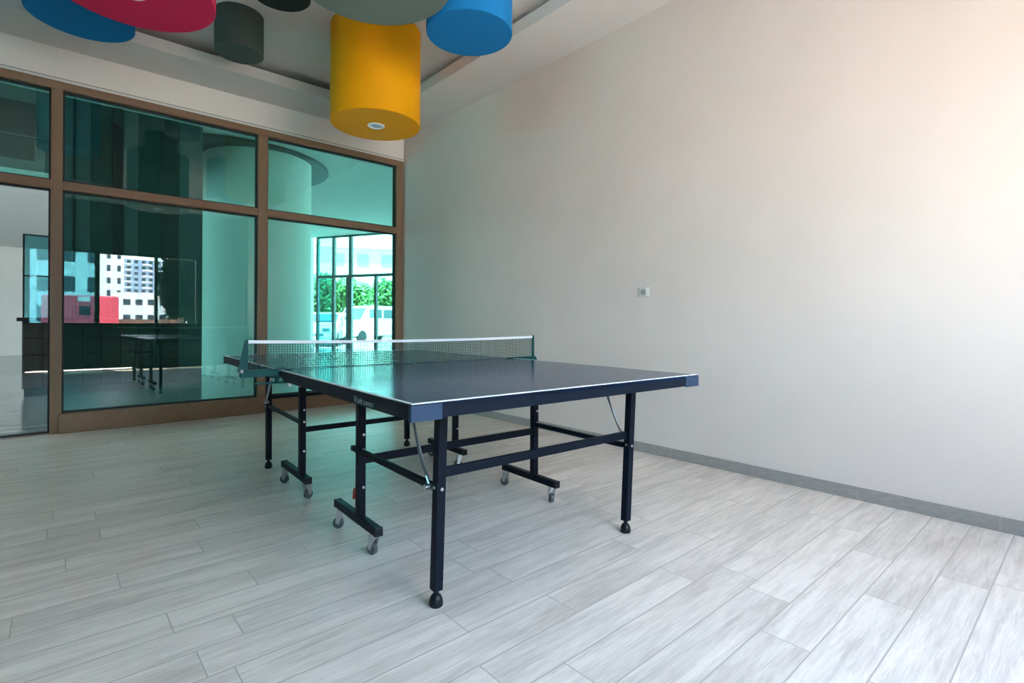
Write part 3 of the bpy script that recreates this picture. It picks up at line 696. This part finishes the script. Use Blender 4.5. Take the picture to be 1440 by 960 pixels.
def car(name, label, cat, loc, rz, L, H, Wd, van):
    t = thing(name, label, cat, loc, rz)
    bm = nb()
    if van: pr = [(-L / 2, 0.35), (L / 2, 0.35), (L / 2 + 0.03, 0.8), (L / 2 - 0.15, 1.05), (L / 2 - 0.75, 1.18), (L / 2 - 1.35, H - 0.08), (L / 2 - 1.7, H), (-L / 2 + 0.12, H), (-L / 2, H - 0.2)]
    else: pr = [(-L / 2, 0.35), (L / 2, 0.35), (L / 2 + 0.03, 0.7), (L / 2 - 0.1, 0.95), (L / 2 - 1.2, 1.08), (L / 2 - 1.9, H - 0.05), (L / 2 - 2.3, H), (-L / 2 + 0.5, H), (-L / 2, 1.05)]
    va = [bm.verts.new((x_, -Wd / 2, z)) for x_, z in pr]; vb = [bm.verts.new((x_, Wd / 2, z)) for x_, z in pr]
    bm.faces.new(va); bm.faces.new(vb)
    for k in range(len(pr)): bm.faces.new((va[k], va[(k + 1) % len(pr)], vb[(k + 1) % len(pr)], vb[k]))
    bmesh.ops.recalc_face_normals(bm, faces=bm.faces); bm.normal_update()
    bmesh.ops.bevel(bm, geom=list(bm.edges), offset=0.06, segments=2, affect='EDGES')
    obj('body', bm, M['carwhite'], t, True)
    # windscreen and side windows sit just proud of the body
    bm = nb(); i0, i1 = (4, 5)
    a, b = Vector((pr[i0][0], 0, pr[i0][1])), Vector((pr[i1][0], 0, pr[i1][1])); nrm = Vector((b.z - a.z, 0, a.x - b.x)).normalized()
    q = []
    for p, sgn in ((a.lerp(b, 0.12), -1), (a.lerp(b, 0.12), 1), (a.lerp(b, 0.92), 1), (a.lerp(b, 0.92), -1)): q.append(p + Vector((0, sgn * (Wd / 2 - 0.14), 0)))
    v1 = [bm.verts.new(p + nrm * 0.012) for p in q]; v2 = [bm.verts.new(p - nrm * 0.03) for p in q]
    bm.faces.new(v1); bm.faces.new(v2)
    for k in range(4): bm.faces.new((v1[k], v1[(k + 1) % 4], v2[(k + 1) % 4], v2[k]))
    obj('windscreen', bm, M['carglass'], t)
    for s in (-1, 1):
        x1 = pr[5][0] - 0.05
        for k in range(3 if van else 2):
            xe = x1 - k * (1.15 if van else 0.95)
            boxes('side_window', [((xe - (1.0 if van else 0.85), s * Wd / 2 - 0.02, H - 0.72), (xe, s * Wd / 2 + 0.012, H - 0.22))], M['carglass'], t, 0.01)
    for sx_ in (-1, 1):
        for s in (-1, 1):
            bm = nb(); lathe(bm, [(0, -0.10), (0.2, -0.10), (0.32, -0.10), (0.34, -0.06), (0.34, 0.08), (0, 0.10)], (sx_ * (L / 2 - 0.85), s * (Wd / 2 - 0.08), 0.34), 28, 'Y')
            obj('wheel', bm, M['cap'], t, True)
    for s in (-1, 1): boxes('headlamp', [((L / 2 - 0.06, s * (Wd / 2 - 0.38) - 0.16, 0.72), (L / 2 + 0.045, s * (Wd / 2 - 0.38) + 0.16, 0.86))], M['carglass'], t, 0.02)
    boxes('grille', [((L / 2 - 0.02, -0.42, 0.50), (L / 2 + 0.045, 0.42, 0.62))], M['carglass'], t, 0.01)
    return t
car('van', 'white van parked outside the open lobby entrance', 'van', (14.2, 29.0, -0.13), math.radians(-160), 4.9, 2.1, 1.9, True)
car('car', 'white car parked left of the van outdoors', 'car', (9.95, 25.4, -0.13), math.radians(-122), 4.3, 1.62, 1.8, False)
# hillside and a pale block beyond the street
bm = nb()
pr = [(-60, 0), (-60, 9), (-20, 11.5), (20, 13.0), (60, 10.5), (60, 0)]
for k in range(len(pr)): pass
a = [bm.verts.new((x_, 0, z)) for x_, z in pr]; b = [bm.verts.new((x_, 40, z * (1.4 if z else 1))) for x_, z in pr]
bm.faces.new(a); bm.faces.new(b)
for k in range(len(pr)): bm.faces.new((a[k], a[(k + 1) % len(pr)], b[(k + 1) % len(pr)], b[k]))
hl = obj('hillside', bm, M['hill'], None, False, (38, 82, -0.13)); hl.rotation_euler.z = math.radians(-28)
struct(hl, 'pale green hillside beyond the street')
bt = building('hillside_block', 'pale block on the street beyond the trees', -9, 9, 0, 10.5, 8, M['render'], 3, 6, 1.4, 1.6, roof=0.4, wm=M['bluewindow'])
bt.location = (31, 62, -0.13); bt.rotation_euler.z = math.radians(153)
